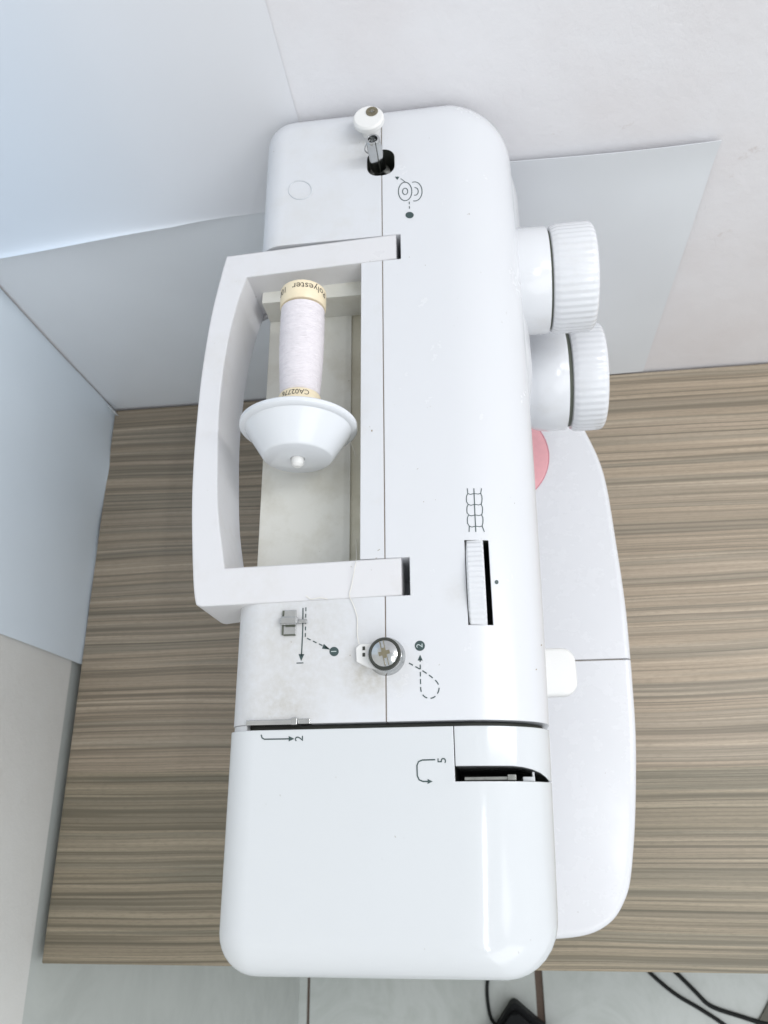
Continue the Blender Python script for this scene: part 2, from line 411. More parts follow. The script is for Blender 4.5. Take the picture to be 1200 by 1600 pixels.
sheet('wall_sheet', f_up, 30, 40, 'sheetup', 'large bluish white sheet hanging on the back wall above left of the machine')
def f_left(s, t):        # on left wall, y from .117 to corner
    y = .117 + (.3432 - .117) * s; z = .8260 + (1.62 - .8260) * t ** 1.5
    crease = .0022 * math.exp(-((y - .29) / .022) ** 2) * math.exp(-(z - .84) / .035)
    off = .0012 + .001 * math.sin(s * 7 + t * 9) ** 2 + crease + .0007 * math.exp(-t * 40) * (1 + math.sin(s * 21))
    return (-.3190 + off, y, z)
sheet('wall_sheet', f_left, 60, 60, 'sheet', 'pale blue sheet covering the left wall beside the desk')
# peeling scrap of tape in the corner
pc = []
bm = bmesh.new()
A = [Vector((-.3150, .3385, .848)), Vector((-.3115, .3372, .8495)), Vector((-.3095, .3350, .8335)), Vector((-.3130, .3365, .8325)), ]
vs = [bm.verts.new(p) for p in A]; m1 = bm.verts.new((A[0] + A[2]) / 2 + Vector((.0018, -.003, .001)))
for i in range(4): bm.faces.new((vs[i], vs[(i + 1) % 4], m1))
bmesh.ops.recalc_face_normals(bm, faces=bm.faces)
bmesh.ops.solidify(bm, geom=bm.faces[:], thickness=.0003)
tag(finish('tape_scrap', bm, 'sheetedge'), 'small peeling scrap of white tape in the wall corner above the desk', 'tape')

# ================================================================== DESK
desk = thing('desk', 'grey brown wood grain desk under the sewing machine, pushed into the wall corner', 'desk', (.28, .126, 0))
bm = bmesh.new(); box(bm, -.3154, .885, -.0905, .3427, ZT - .025, ZT)
bmesh.ops.bevel(bm, geom=bm.edges[:], offset=.0006, segments=2, affect='EDGES')
finish('desk_top', bm, 'wood', desk)
for x0 in (-.3130, .860):
    bm = bmesh.new(); box(bm, x0, x0 + .022, -.07, .335, .001, ZT - .0255); finish('side_panel', bm, 'wood', desk)
bm = bmesh.new(); box(bm, -.2905, .8595, .30, .318, .35, ZT - .0255); finish('back_panel', bm, 'wood', desk)

# ================================================================== SEWING MACHINE
sm = thing('sewing_machine', 'white sewing machine with a folded carrying handle and two ribbed dials, standing on the desk', 'sewing machine', (-.02, .13, ZT))

# ---- arm + tower
ARM_Y0 = .0337; ARM_Y1 = .3412
def arm_fn(bm): shell(bm, XL, ARM_Y0 - .04, ARM_Y1, ZT + .075, (.012, RA, .014, .014), (.010, RH, .012, .010), (.012, .012, .028, .015))
def B(mat, *a): return cutter(mat, lambda bm: box(bm, *a))
XG = at(547, 800, T - .028).x           # edge of the groove in the well floor
WX = -.0470
SX = -.0370                              # seam
def rrect(cx, cy, hx, hy, r, n=6):
    out = []
    for sx, sy, a0 in ((1, -1, -90), (1, 1, 0), (-1, 1, 90), (-1, -1, 180)):
        for k in range(n + 1):
            a = math.radians(a0 + 90 * k / n); out.append((cx + sx * (hx - r) + r * math.cos(a), cy + sy * (hy - r) + r * math.sin(a)))
    return out
hole_c = at(595, 254, T)
def cutters_common():
    return [
        B('shell', -.2, .2, -.1, ARM_Y0, ZT - .1, T + .1),
        B('shell', -.2, .2, .025, .198, ZT, T - .105),                       # free space under the arm
        B('dusty', -.2, -.0284, .2419, .2561, T - .034, T + .05),            # slot of the far handle arm
        B('dusty', -.2, -.0272, .0812, .0967, T - .034, T + .05),            # slot of the near handle arm
        B('well', -.2, WX, .0960, .2332, T - .028, T + .05),                 # spool well
        B('well', -.2, WX, .2330, .2425, T - .0125, T + .05),                # ledge at its far end
        B('groove', XG, WX, .0965, .2331, T - .0290, T - .0270),
        cutter('dark', lambda bm: prism(bm, rrect(hole_c.x, hole_c.y, .0068, .0082, .0055), T - .03, T + .02)),
        B('dark', -.0054, .0040, .0687, .1027, T - .03, T + .02),            # dial window
    ]
GAP = .00020
bm = bmesh.new(); arm_fn(bm)
rear = finish('rear_shell', bm, 'dusty', sm, 0)
carve(rear, cutters_common() + [B('seam', SX - GAP, .3, -.2, .5, ZT - .1, T + .1)])
bm = bmesh.new(); arm_fn(bm)
front = finish('front_shell', bm, 'shell', sm, 0)
carve(front, cutters_common() + [B('seam', -.3, SX + GAP, -.2, .5, ZT - .1, T + .1)])
bm = bmesh.new(); box(bm, SX - GAP, SX + GAP, .034, ARM_Y1 - .016, T - .10, T - .0004)
o = finish('seam_strip', bm, 'seam', sm, 0)
carve(o, [B('seam', -.2, .2, .2418, .2562, T - .034, T + .05), B('seam', -.2, .2, .0811, .0968, T - .034, T + .05),
          cutter('dark', lambda bm: prism(bm, rrect(hole_c.x, hole_c.y, .0068, .0082, .0055), T - .03, T + .02))], smooth=0)

# ---- face cover (the head), lever cover and the slots
XLF = -.0983
FACE_Y1 = .0316
def face_fn(bm): shell(bm, XLF, -.0505, FACE_Y1 + .04, ZT + .125, (.012, RA, .014, .014), (.010, RH, .013, .012), (.014, .019, .012, .012))
NX, NY0, NY1 = -.0126, .0126, .0178
bm = bmesh.new(); face_fn(bm)
face = finish('face_cover', bm, 'cover', sm, 0)
carve(face, [B('cover', -.2, .2, FACE_Y1, .2, ZT, T + .1), B('dark', NX, .1, NY0, .1, T - .062, T + .05)])
bm = bmesh.new(); face_fn(bm)
lc = finish('lever_cover', bm, 'cover', sm, 0)
carve(lc, [cutter('cover', lambda bm: prism(bm, [(NX + .0003, NY1), (.0080, NY1), (.0115, NY1 - .0003), (.0150, NY1 - .0010), (.0180, NY1 - .0021), (.0200, NY1 - .0034), (.0212, NY1 - .0046), (.1, NY1 - .0047), (.1, FACE_Y1), (NX + .0003, FACE_Y1)], T - .060, T + .05))], 'INTERSECT')
# dark casting seen through the slots
bm = bmesh.new(); shell(bm, -.0905, .0, .07, T - .14, (.002, RA, .01, .01), (.002, RH, .01, .01), (.01, .01, .01, .01), xr=lambda y: XR(y) - .0022, zt=T - .005)
o = finish('inner_casting', bm, 'dark', sm, 0)
carve(o, [B('dark', -.2, .2, -.1, .0319, ZT, T + .1), B('dark', -.2, .2, .0334, .2, ZT, T + .1)])
bm = bmesh.new(); shell(bm, XL + .0003, -.02, .09, T - .10, (.012, RA, .014, .014), (.010, RH, .012, .012), (.012,) * 4, zt=T - .0003)
o = finish('slot_end', bm, 'dusty', sm, 0)
carve(o, [B('dusty', -.0900, .2, -.1, .2, ZT, T + .1), B('dusty', -.2, .2, -.1, .0310, ZT, T + .1), B('dusty', -.2, .2, .0336, .2, ZT, T + .1)])
# take-up lever in the slot
bm = bmesh.new(); box(bm, -.0095, .0090, .0132, .0144, T - .034, T - .0075)
box(bm, .0060, .0090, .0130, .0150, T - .034, T - .0060)
o = finish('take_up_lever', bm, 'steel', sm)
bm = bmesh.new(); box(bm, .0115, .0158, .0127, .0143, T - .030, T - .0100); box(bm, .0150, .0158, .0127, .0160, T - .03, T - .0110)
finish('lever_guard', bm, 'cover', sm)
# metal thread guide along the slot
bm = bmesh.new(); box(bm, -.0897, -.0722, .0334, .0352, T - .004, T + .0009); box(bm, -.0722, -.0702, .0332, .0358, T - .004, T + .0016)
box(bm, -.0700, -.0655, .0336, .0354, T - .004, T + .0006)
finish('slot_thread_guide', bm, 'chrome', sm)
# head underneath: needle and presser foot
bm = bmesh.new(); lathe(bm, [(0, 0), (.003, 0), (.003, .05), (.0008, .053), (.0006, .085), (0, .088)], (-.04, -.01, ZT + .17), (0, 0, -1), 12); finish('needle_bar', bm, 'chrome', sm)
bm = bmesh.new(); box(bm, -.058, -.052, -.013, -.007, ZT + .09, ZT + .17); box(bm, -.058, -.030, -.018, -.002, ZT + .082, ZT + .0845); finish('presser_foot', bm, 'chrome', sm)

# ---- bed
BZ = ZT + .08
pts = [at(u, v, BZ) for u, v in [(866, 1469), (905, 1465), (935, 1456), (960, 1438), (976, 1412), (986, 1380), (992, 1320), (995, 1250), (995, 1150), (990, 1070), (985, 1010), (978, 940), (963, 840), (945, 740), (918, 676)]]
right = [(p.x, p.y) for p in pts] + [(.066, .285), (.045, .318), (.02, .331)]
right = [(v.x, v.y) for v in spline([(a, b, 0) for a, b in right], 5)]
left = [(-.085, .331), (-.094, .320), (-.094, -.050), (-.085, right[0][1])]
poly = right + left
def bed_fn(bm):
    # rounded top edge by inset rings
    n = len(poly); P = [Vector((a, b)) for a, b in poly]; nor = []
    for i in range(n):
        t = (P[(i + 1) % n] - P[i - 1]).normalized(); nor.append(Vector((t.y, -t.x)))
    loops = []
    r = .004
    for k in range(6):
        th = math.pi / 2 * (1 - k / 5)
        loops.append([bm.verts.new((P[i].x - nor[i].x * r * (1 - math.cos(th)), P[i].y - nor[i].y * r * (1 - math.cos(th)), BZ - r * (1 - math.sin(th)))) for i in range(n)])
    for dz, ins in ((.055, .001), (.074, .004)):
        loops.append([bm.verts.new((P[i].x - nor[i].x * ins, P[i].y - nor[i].y * ins, BZ - dz)) for i in range(n)])
    bm.faces.new(loops[0]); bm.faces.new(loops[-1][::-1])
    for A_, B_ in zip(loops, loops[1:]):
        for i in range(n): bm.faces.new((A_[i], B_[i], B_[(i + 1) % n], A_[(i + 1) % n]))
SEAMY = .0925
bm = bmesh.new(); bed_fn(bm); o = finish('machine_base', bm, 'bed', sm, 0)
carve(o, [B('bed', -.3, .3, -.3, SEAMY + .0004, 0, 2)])
bm = bmesh.new(); bed_fn(bm); o = finish('extension_table', bm, 'bed', sm, 0)
carve(o, [B('bed', -.3, .3, SEAMY - .0004, .5, 0, 2)])
bm = bmesh.new(); box(bm, -.092, .086, SEAMY - .0004, SEAMY + .0004, ZT + .01, BZ - .0018); finish('bed_seam', bm, 'seam', sm, 0)
for x, y in ((-.08, -.05), (.06, -.035), (-.08, .31), (.05, .29)):
    bm = bmesh.new(); lathe(bm, [(0, 0), (.007, 0), (.008, .0065), (0, .0065)], (x, y, ZT), (0, 0, 1), 16); finish('rubber_foot', bm, 'rubber', sm)
# pink printed disc on the bed and its darker mark
pcx, pcy = at(773, 714, BZ).x, at(773, 714, BZ).y
bm = bmesh.new(); lathe(bm, [(0, .0005), (.0364, .0005), (.0369, .0002), (.0369, 0), (0, 0)], (pcx, pcy, BZ), (0, 0, 1), 64)
disc = finish('pink_emblem', bm, 'pink', sm)
bm = bmesh.new(); lathe(bm, [(.0369, .0003), (.0375, .0004), (.0375, 0), (.0369, 0)], (pcx, pcy, BZ), (0, 0, 1), 64); finish('emblem_rim', bm, 'pinkdark', disc)
bm = bmesh.new()
tri = [at(829, 657, BZ + .0006), at(838, 661, BZ + .0006), at(832, 670, BZ + .0006)]
prism(bm, [(p.x, p.y) for p in tri], BZ + .0004, BZ + .0008); finish('emblem_mark', bm, 'pinkdark', disc, 0)

# ---- tab sticking out of the arm's front
tz = T - .088
c0, c1 = at(848, 1012, tz), at(905, 1086, tz)
cx, cy = (.010 + c1.x) / 2, (c0.y + c1.y) / 2
bm = bmesh.new()
op = rrect(cx, cy, (c1.x - .010) / 2, (c0.y - c1.y) / 2, .0068, 8)
n = len(op); L = []
for k in range(6):
    th = math.pi / 2 * (1 - k / 5); s_ = .0022 * (1 - math.cos(th))
    L.append([bm.verts.new((cx + (x - cx) * (1 - s_ / .016), cy + (y - cy) * (1 - s_ / .011), tz - .0022 * (1 - math.sin(th)))) for x, y in op])
L.append([bm.verts.new((x, y, tz - .006)) for x, y in op])
bm.faces.new(L[0]); bm.faces.new(L[-1][::-1])
for A_, B_ in zip(L, L[1:]):
    for i in range(n): bm.faces.new((A_[i], B_[i], B_[(i + 1) % n], A_[(i + 1) % n]))
finish('lever_tab', bm, 'nylon', sm)

# ---- stitch dials on the tower front
def dial(z, y, xb0, xb1, xg0, xg1, r, boss):
    nr = 46
    def rib(a, rr, t):
        if rr < r * .93: return rr
        ph = (a * nr / (2 * math.pi)) % 1
        return rr - .00055 * (math.sin(math.pi * ph) ** 2 < .35)
    root = None
    c = (0, y, z)
    prof = [(0, xg0), (r * .965, xg0), (r * .985, xg0 + .0008), (r * .99, xg0 + .0012)]
    bm = bmesh.new()
    prof_r = [(0, xg0), (r * .92, xg0), (r * .955, xg0 + .0004), (r * .985, xg0 + .0022), (r, xg0 + .0035), (r, xg1 - .0032), (r * .985, xg1 - .0014), (r * .95, xg1 - .0004), (r * .92, xg1), (r * .80, xg1), (r * .78, xg1 - .0012), (0, xg1 - .0012)]
    def rib2(a, rr, t):
        if rr < r * .949: return rr
        ph = math.cos(a * nr)
        return rr - .00042 * (1 - ph) * .5 * (1 if rr > r * .97 else .4)
    lathe(bm, prof_r, c, (1, 0, 0), nr * 6, rib2)
    k = finish('stitch_dial', bm, 'knob', sm, 40)
    bm = bmesh.new(); lathe(bm, [(0, xb1 - .001), (r * .90, xb1 - .001), (r * .90, xg0 + .0003), (0, xg0 + .0003)], c, (1, 0, 0), 64); finish('gap_ring', bm, 'ringdark', k, 40)
    bm = bmesh.new()
    if boss: pr = [(0, xb0 - .012), (r * .84, xb0 - .012), (r * .86, xb0), (r * .915, xb0 + .0030), (r * .955, xb0 + .0065), (r * .97, xb0 + .011), (r * .965, xb1 - .0008), (r * .95, xb1), (0, xb1)]
    else: pr = [(0, xb0 - .012), (r * .99, xb0 - .012), (r * .985, xb0), (r * .975, xb1 - .0008), (r * .96, xb1), (0, xb1)]
    lathe(bm, pr, c, (1, 0, 0), 72); finish('dial_collar', bm, 'knob', k, 35)
    return k
dial(1.0706, .260, .0300, .0425, .0436, .0655, .0275, False)
dial(.9955, .245, .034, .0560, .0582, .0778, .0316, True)
# front bulge of the tower carrying the dials
bm = bmesh.new()
prof = []
shell(bm, -.03, .2055, .334, ZT + .0805, (.001, .010, .010, .004), (.001, .050, .020, .004), (.002, .016, .016, .002), xr=lambda y: .0335, zt=T - .034)
finish('dial_panel', bm, 'shell', sm, 35)

# ---- handle
hz0 = T + .0002
out_pts = [(-.0305, .0813), (-.0700, .0805), (-.1105, .0800), (-.1125, .0805), (-.1137, .0822), (-.1155, .0925), (-.1184, .120), (-.1196, .1420), (-.1199, .165), (-.1195, .1900), (-.1175, .2184), (-.1145, .2400), (-.1123, .2525), (-.0700, .2545), (-.0305, .2560)]
in_pts = [(-.0305, .2421), (-.0700, .2405), (-.1015, .2392), (-.1052, .2250), (-.1083, .2050), (-.1098, .1850), (-.1100, .1650), (-.1092, .1480), (-.1072, .1220), (-.1025, .0956), (-.0700, .0960), (-.0305, .0966)]
def smooth_run(P, a, b, n):
    return P[:a] + [(v.x, v.y) for v in spline([(x, y, 0) for x, y in P[a:b]], n)] + P[b:]
out_pts = smooth_run(out_pts, 2, len(out_pts) - 2, 4)
in_pts = smooth_run(in_pts, 2, len(in_pts) - 2, 4)
def handle_fn(bm):
    n1, n2 = len(out_pts), len(in_pts)
    o = out_pts; i_ = in_pts
    # pair outline as quads strips: near arm, grip, far arm -> one closed polygon
    ring = o + i_
    zb = []
    def zbot(x): return T - (.0125 if x > -.06 else .0125 + min(.018, (-.06 - x) * .45))
    top = [bm.verts.new((x, y, hz0)) for x, y in ring]
    bot = [bm.verts.new((x, y, zbot(x))) for x, y in ring]
    bm.faces.new(top); bm.faces.new(bot[::-1])
    n = len(ring)
    for k in range(n): bm.faces.new((top[k], bot[k], bot[(k + 1) % n], top[(k + 1) % n]))
    bmesh.ops.triangulate(bm, faces=[f for f in bm.faces if len(f.verts) > 4])
bm = bmesh.new(); handle_fn(bm)
hd = finish('carrying_handle', bm, 'handle', sm, 0)
mod = hd.modifiers.new('bev', 'BEVEL'); mod.width = .0011; mod.segments = 3; mod.limit_method = 'ANGLE'; mod.angle_limit = math.radians(50)
hd.modifiers.new('wn', 'WEIGHTED_NORMAL')
for p in hd.data.polygons: p.use_smooth = True
hd.data.set_sharp_from_angle(angle=math.radians(60))

# ---- spool pin
SPX, SPZ = -.0738, T + .0005
ycap = at(463, 716, SPZ).y; PINL = at(475, 433, SPZ + .0112).y - .003 - ycap
bm = bmesh.new()
lathe(bm, [(0, -.0042), (.0014, -.0040), (.0025, -.0030), (.0027, -.0015), (.0027, PINL), (0, PINL)], (SPX, ycap, SPZ), (0, 1, 0), 24)
finish('spool_pin', bm, 'nylon', sm)
# ---- bobbin winder
wr = thing  # winder pieces are parts of the machine
sb = at(592, 262, T - .004)
bm = bmesh.new()
def slotrib(a, r, t): return r
SR, SH = .0036, .0245
lathe(bm, [(0, .006), (SR, .006), (SR, SH - .001), (SR - .0005, SH), (SR - .0013, SH), (SR - .0014, SH - .006), (0, SH - .006)], (sb.x, sb.y, T - .01), (-.02, -.02, 1), 28)
spn = finish('winder_spindle', bm, 'chrome', sm)
bm = bmesh.new(); lathe(bm, [(0, 0), (.0062, 0), (.0062, .004), (.0055, .006), (0, .006)], (sb.x, sb.y, T - .013), (0, 0, 1), 28); finish('spindle_collar', bm, 'steel', spn)
bm = bmesh.new(); pts = [(sb.x - .0015, sb.y - .0015, T + .0150), (sb.x - .0036, sb.y - .002, T + .0135), (sb.x - .0050, sb.y - .0018, T + .0100), (sb.x - .0045, sb.y - .0012, T + .0075), (sb.x - .0034, sb.y - .001, T + .006)]
tube_bm(bm, spline(pts, 5), .00028, 6); finish('spindle_spring', bm, 'chrome', spn)
bm = bmesh.new(); box(bm, sb.x + .0008, sb.x + .0011, sb.y - .0040, sb.y - .0034, T - .004, T + .015); finish('spindle_slit', bm, 'dark', spn)
dc = at(575, 182, T + .0095)
bm = bmesh.new(); lathe(bm, [(0, -.0095), (.0045, -.0095), (.0045, -.0038), (.0072, -.0038), (.0077, -.0032), (.0077, -.0010), (.0068, 0), (0, 0)], dc, (0, 0, 1), 48)
stop = finish('winder_stopper', bm, 'nylon', sm)
hc = at(581, 174, T + .0097)
bm = bmesh.new(); lathe(bm, [(0, 0), (.0030, 0), (.0030, .0001), (0, .0001)], (hc.x, hc.y, T + .0095), (0, 0, 1), 24); scw = finish('stopper_screw', bm, 'brass', stop)
bm = bmesh.new(); lathe(bm, [(.0018, 0), (.0026, .0003), (.0030, .0003), (.0030, 0)], (hc.x, hc.y, T + .0095), (0, 0, 1), 24); finish('screw_rim', bm, 'brass', scw)
bm = bmesh.new(); box(bm, hc.x - .0012, hc.x + .0012, hc.y - .0002, hc.y + .0002, T + .0096, T + .0099); box(bm, hc.x - .0002, hc.x + .0002, hc.y - .0012, hc.y + .0012, T + .0096, T + .0100); finish('screw_slot', bm, 'steel', scw)

# ---- winding tension screw
tc_ = at(604, 1026, T)
ten = None
bm = bmesh.new(); lathe(bm, [(0, 0), (.0072, 0), (.0070, .0006), (.0062, .0016), (.0056, .0024), (0, .0024)], (tc_.x, tc_.y, T), (0, 0, 1), 48)
ten = finish('tension_disc', bm, 'chrome', sm)
bm = bmesh.new(); lathe(bm, [(0, .0024), (.0042, .0024), (.0042, .0036), (.0060, .0040), (.0064, .0050), (0, .0050)], (tc_.x, tc_.y, T), (0, 0, 1), 48); finish('tension_disc', bm, 'chrome', sm)
bm = bmesh.new(); lathe(bm, [(.0049, .0050), (.0059, .0050), (.0060, .0062), (.0056, .0066), (.0050, .0065), (.0049, .0050)], (tc_.x, tc_.y, T), (0, 0, 1), 48); finish('screw_edge', bm, 'dark', ten)
bm = bmesh.new(); lathe(bm, [(0, .0048), (.0051, .0050), (.0050, .0063), (.0035, .0069), (.0018, .0072), (0, .0073)], (tc_.x, tc_.y, T), (0, 0, 1), 48); scr = finish('tension_screw', bm, 'chrome', sm)
def rotbox(bm, c, ax, hl, hw, z0, z1):
    a = Vector((math.cos(ax), math.sin(ax))); b = Vector((-a.y, a.x)); c = Vector((c[0], c[1]))
    prism(bm, [c - a * hl - b * hw, c + a * hl - b * hw, c + a * hl + b * hw, c - a * hl + b * hw], z0, z1)
bm = bmesh.new(); a_ = math.radians(-77)
for s_ in (-1, 1):
    d = Vector((math.cos(a_ + math.pi / 2), math.sin(a_ + math.pi / 2))) * .0007 * s_
    rotbox(bm, (tc_.x + d.x, tc_.y + d.y), a_, .0047, .00014, T + .0062, T + .00745)
rotbox(bm, (tc_.x, tc_.y), a_, .0019, .0008, T + .0062, T + .00752); rotbox(bm, (tc_.x, tc_.y), a_ + math.pi / 2, .0021, .0007, T + .0062, T + .00750)
finish('screw_slot', bm, 'brass', scr, 0)
hb = [at(u, v, T + .002) for u, v in [(556, 1012), (563, 1006), (590, 1006), (595, 1048), (573, 1042), (557, 1034)]]
bm = bmesh.new(); prism(bm, [(p.x, p.y) for p in hb], T - .001, T + .0020); finish('tension_base', bm, 'nylon', sm, 0)
bm = bmesh.new()
for v0 in (1013, 1023):
    p = at(568, v0, T + .0021); box(bm, p.x - .0004, p.x + .0006, p.y - .0007, p.y + .0007, T + .0019, T + .0022)
finish('base_notch', bm, 'dark', sm, 0)

# ---- thread guide clip
def P2(u, v, z=T): p = at(u, v, z); return p.x, p.y
def pxbox(bm, u0, v0, u1, v1, z0, z1):
    a = P2(u0, v0, z1); b = P2(u1, v1, z1); box(bm, min(a[0], b[0]), max(a[0], b[0]), min(a[1], b[1]), max(a[1], b[1]), z0, z1)
bm = bmesh.new(); pxbox(bm, 443, 954, 462, 992, T - .001, T + .0008); cl = finish('thread_guide', bm, 'chrome', sm)
bm = bmesh.new(); pxbox(bm, 437, 963, 464, 975, T + .0008, T + .0030); bmesh.ops.bevel(bm, geom=bm.edges[:], offset=.0005, segments=2, affect='EDGES'); finish('guide_bar', bm, 'chrome', cl)
bm = bmesh.new(); pxbox(bm, 464.5, 968, 479, 973, T + .0004, T + .0014); finish('guide_hook', bm, 'chrome', cl)
bm = bmesh.new(); pxbox(bm, 446, 975.5, 461, 979, T + .0008, T + .0011); pxbox(bm, 441.5, 954, 443, 992, T - .001, T + .0009); pxbox(bm, 443, 991, 461, 992.6, T - .001, T + .0009); finish('guide_painted_shadow', bm, 'ringdark', cl, 0)  # dark strips paint the shadow under the bar and along the plate

# ---- stitch length wheel in its window
wy, wz, wr_ = (.0687 + .1027) / 2, T - .0424, .0450
bm = bmesh.new()
nrb = 130
def ribw(a, r, t):
    return r - (.0005 * (.5 - .5 * math.cos(a * nrb)) if r > .0445 else 0)
lathe(bm, [(0, 0), (.0440, 0), (wr_, .0006), (wr_, .0064), (.0440, .0070), (0, .0070)], (-.0051, wy, wz), (1, 0, 0), nrb * 6, ribw)
finish('length_wheel', bm, 'knob', sm, 40)

# ---- prints on the shell
def ribbon(bm, pts, wdt, lift=.00012, closed=False):
    """pts in survey pixels; flat strip on the shell's surface"""
    Q = []
    for a, b in zip(pts, pts[1:] + ([pts[0]] if closed else [])):
        n = max(1, int(math.hypot(a[0] - b[0], a[1] - b[1]) / 5))
        for k in range(n): Q.append((a[0] + (b[0] - a[0]) * k / n, a[1] + (b[1] - a[1]) * k / n))
    Q.append(pts[0] if closed else pts[-1])
    W = [on_top(u, v, lift) for u, v in Q]
    rows = []
    for i, p in enumerate(W):
        if closed: t = W[(i + 1) % (len(W) - 1)] - W[(i - 1) % (len(W) - 1)]
        else: t = W[min(i + 1, len(W) - 1)] - W[max(i - 1, 0)]
        t.normalize(); s = Vector((-t.y, t.x, 0)) * wdt / 2
        r_ = []
        for sg in (-1, 1):
            q = p + s * sg; q.z = ztop(q.x, q.y) + lift; r_.append(bm.verts.new(q))
        rows.append(r_)
    for A_, B_ in zip(rows, rows[1:]): bm.faces.new((A_[0], B_[0], B_[1], A_[1]))
def dashed(bm, pts, wdt, on=6, off=4):
    # resample
    Q = []
    for a, b in zip(pts, pts[1:]):
        n = max(1, int(math.hypot(a[0] - b[0], a[1] - b[1])))
        for k in range(n): Q.append((a[0] + (b[0] - a[0]) * k / n, a[1] + (b[1] - a[1]) * k / n))
    Q.append(pts[-1]); i = 0
    while i < len(Q) - 2:
        seg = Q[i:i + on + 1]
        if len(seg) > 2: ribbon(bm, seg, wdt)
        i += on + off
def blob(bm, pts, lift=.00012):
    W = [on_top(u, v, lift) for u, v in pts]; bm.faces.new([bm.verts.new(p) for p in W])
def ell(cx, cy, rx, ry, n=28, a0=0, a1=360):
    return [(cx + rx * math.cos(math.radians(a0 + (a1 - a0) * k / n)), cy + ry * math.sin(math.radians(a0 + (a1 - a0) * k / n))) for k in range(n)]
def up(bm):   # make all faces face up
    bm.normal_update()
    for f in bm.faces:
        if f.normal.z < 0: f.normal_flip()
def fin_print(name, bm, mat='print'):
    up(bm); me = bpy.data.meshes.new(name); bm.to_mesh(me); bm.free(); me.materials.append(M[mat])
    o = bpy.data.objects.new(name, me); COL.objects.link(o); o.parent = sm; o.matrix_parent_inverse = Matrix.Translation(-world_loc(sm)); return o
LW = .00042
def text_pts(txt, size):
    c = bpy.data.curves.new('t', 'FONT'); c.body = txt; c.size = size; c.align_x = 'CENTER'; c.align_y = 'CENTER'; c.resolution_u = 3
    o = bpy.data.objects.new('t', c); COL.objects.link(o)
    dg = bpy.context.evaluated_depsgraph_get(); dg.update()
    me = bpy.data.meshes.new_from_object(o.evaluated_get(dg)); bpy.data.objects.remove(o); bpy.data.curves.remove(c)
    vs = [v.co.copy() for v in me.vertices]; fs = [tuple(p.vertices) for p in me.polygons]; bpy.data.meshes.remove(me)
    return vs, fs
def text_top(name, txt, u, v, size, mat='print', lift=.00012):
    vs, fs = text_pts(txt, size); c = on_top(u, v); bm = bmesh.new(); V = []
    for q in vs:
        x = c.x - q.y; y = c.y + q.x; V.append(bm.verts.new((x, y, ztop(x, y) + lift)))
    for f in fs: bm.faces.new([V[i] for i in f])
    return fin_print(name, bm, mat)
# spool winding symbol beside the winder
bm = bmesh.new()
ribbon(bm, ell(633, 299, 10.5, 14.5), LW, closed=True); ribbon(bm, ell(633, 299, 4, 5), LW, closed=True)
ribbon(bm, ell(648, 299, 11.5, 15, 18, -110, 115), LW); ribbon(bm, ell(648.5, 299, 5, 6, 16, -100, 120), LW)
ribbon(bm, [(634, 285), (629, 281), (626, 279)], LW * .8)
dashed(bm, [(639.5, 315), (639.8, 330)], LW, 4, 3)
blob(bm, [(617, 276), (624, 276), (621, 281)])
fin_print('winding_symbol', bm)
bm = bmesh.new(); blob(bm, ell(640, 336, 6.5, 5)); fin_print('symbol_dot', bm)
# moulded ring
bm = bmesh.new()
rp = [on_top(*q, .0001) for q in ell(469, 297, 18, 14.5, 40)]
tube_bm(bm, rp + [rp[0]], .0003, 6); finish('moulded_ring', bm, 'ringmark', sm)
# threading arrows
bm = bmesh.new()
ribbon(bm, [(473.5, 950), (473, 985), (471, 1025)], LW * 1.1); blob(bm, [(466.5, 1022), (475.5, 1022), (470.5, 1033)])
fin_print('threading_arrow', bm)
bm = bmesh.new()
dashed(bm, [(478, 949), (477, 996), (513, 1013)], LW, 6, 4); blob(bm, [(506, 1006), (516, 1015), (503, 1013.5)])
fin_print('winding_arrow', bm)
text_top('numeral_one', '1', 469.5, 1036, .0040)
bm = bmesh.new(); blob(bm, ell(522, 1018, 7.3, 7.3)); fin_print('numbered_dot', bm)
text_top('dot_numeral', '1', 522, 1018, .0030, 'whiteprint', .0002)
bm = bmesh.new(); blob(bm, ell(656, 1009, 8, 8)); fin_print('numbered_dot', bm)
text_top('dot_numeral', '2', 656, 1009, .0034, 'whiteprint', .0002)
bm = bmesh.new()
loop = [(639, 1036), (657, 1046), (672, 1056), (683, 1066), (686, 1076), (682, 1086), (674, 1091), (664, 1089), (658, 1080), (657, 1062), (656.5, 1030)]
loop = [(v.x, v.y) for v in spline([(a, b, 0) for a, b in loop], 4)]
dashed(bm, loop, LW, 7, 4); blob(bm, [(652.5, 1032), (656.5, 1023), (660.5, 1032)])
fin_print('loop_arrow', bm)
bm = bmesh.new()
ribbon(bm, [(408, 1148), (409.5, 1153), (413, 1155), (452, 1154.5)], LW * 1.1); blob(bm, [(451, 1150), (460, 1154.3), (451, 1158.5)])
fin_print('threading_arrow', bm)
text_top('numeral_two', '2', 468, 1154, .0044)
bm = bmesh.new()
ribbon(bm, [(680, 1187), (660, 1187.5), (654, 1190), (651.5, 1196), (652, 1212), (655, 1218.5), (661, 1221), (668, 1221)], LW * 1.1); blob(bm, [(668, 1217), (676, 1221), (668, 1225)])
fin_print('threading_arrow', bm)
text_top('numeral_five', '5', 691, 1188, .0044)
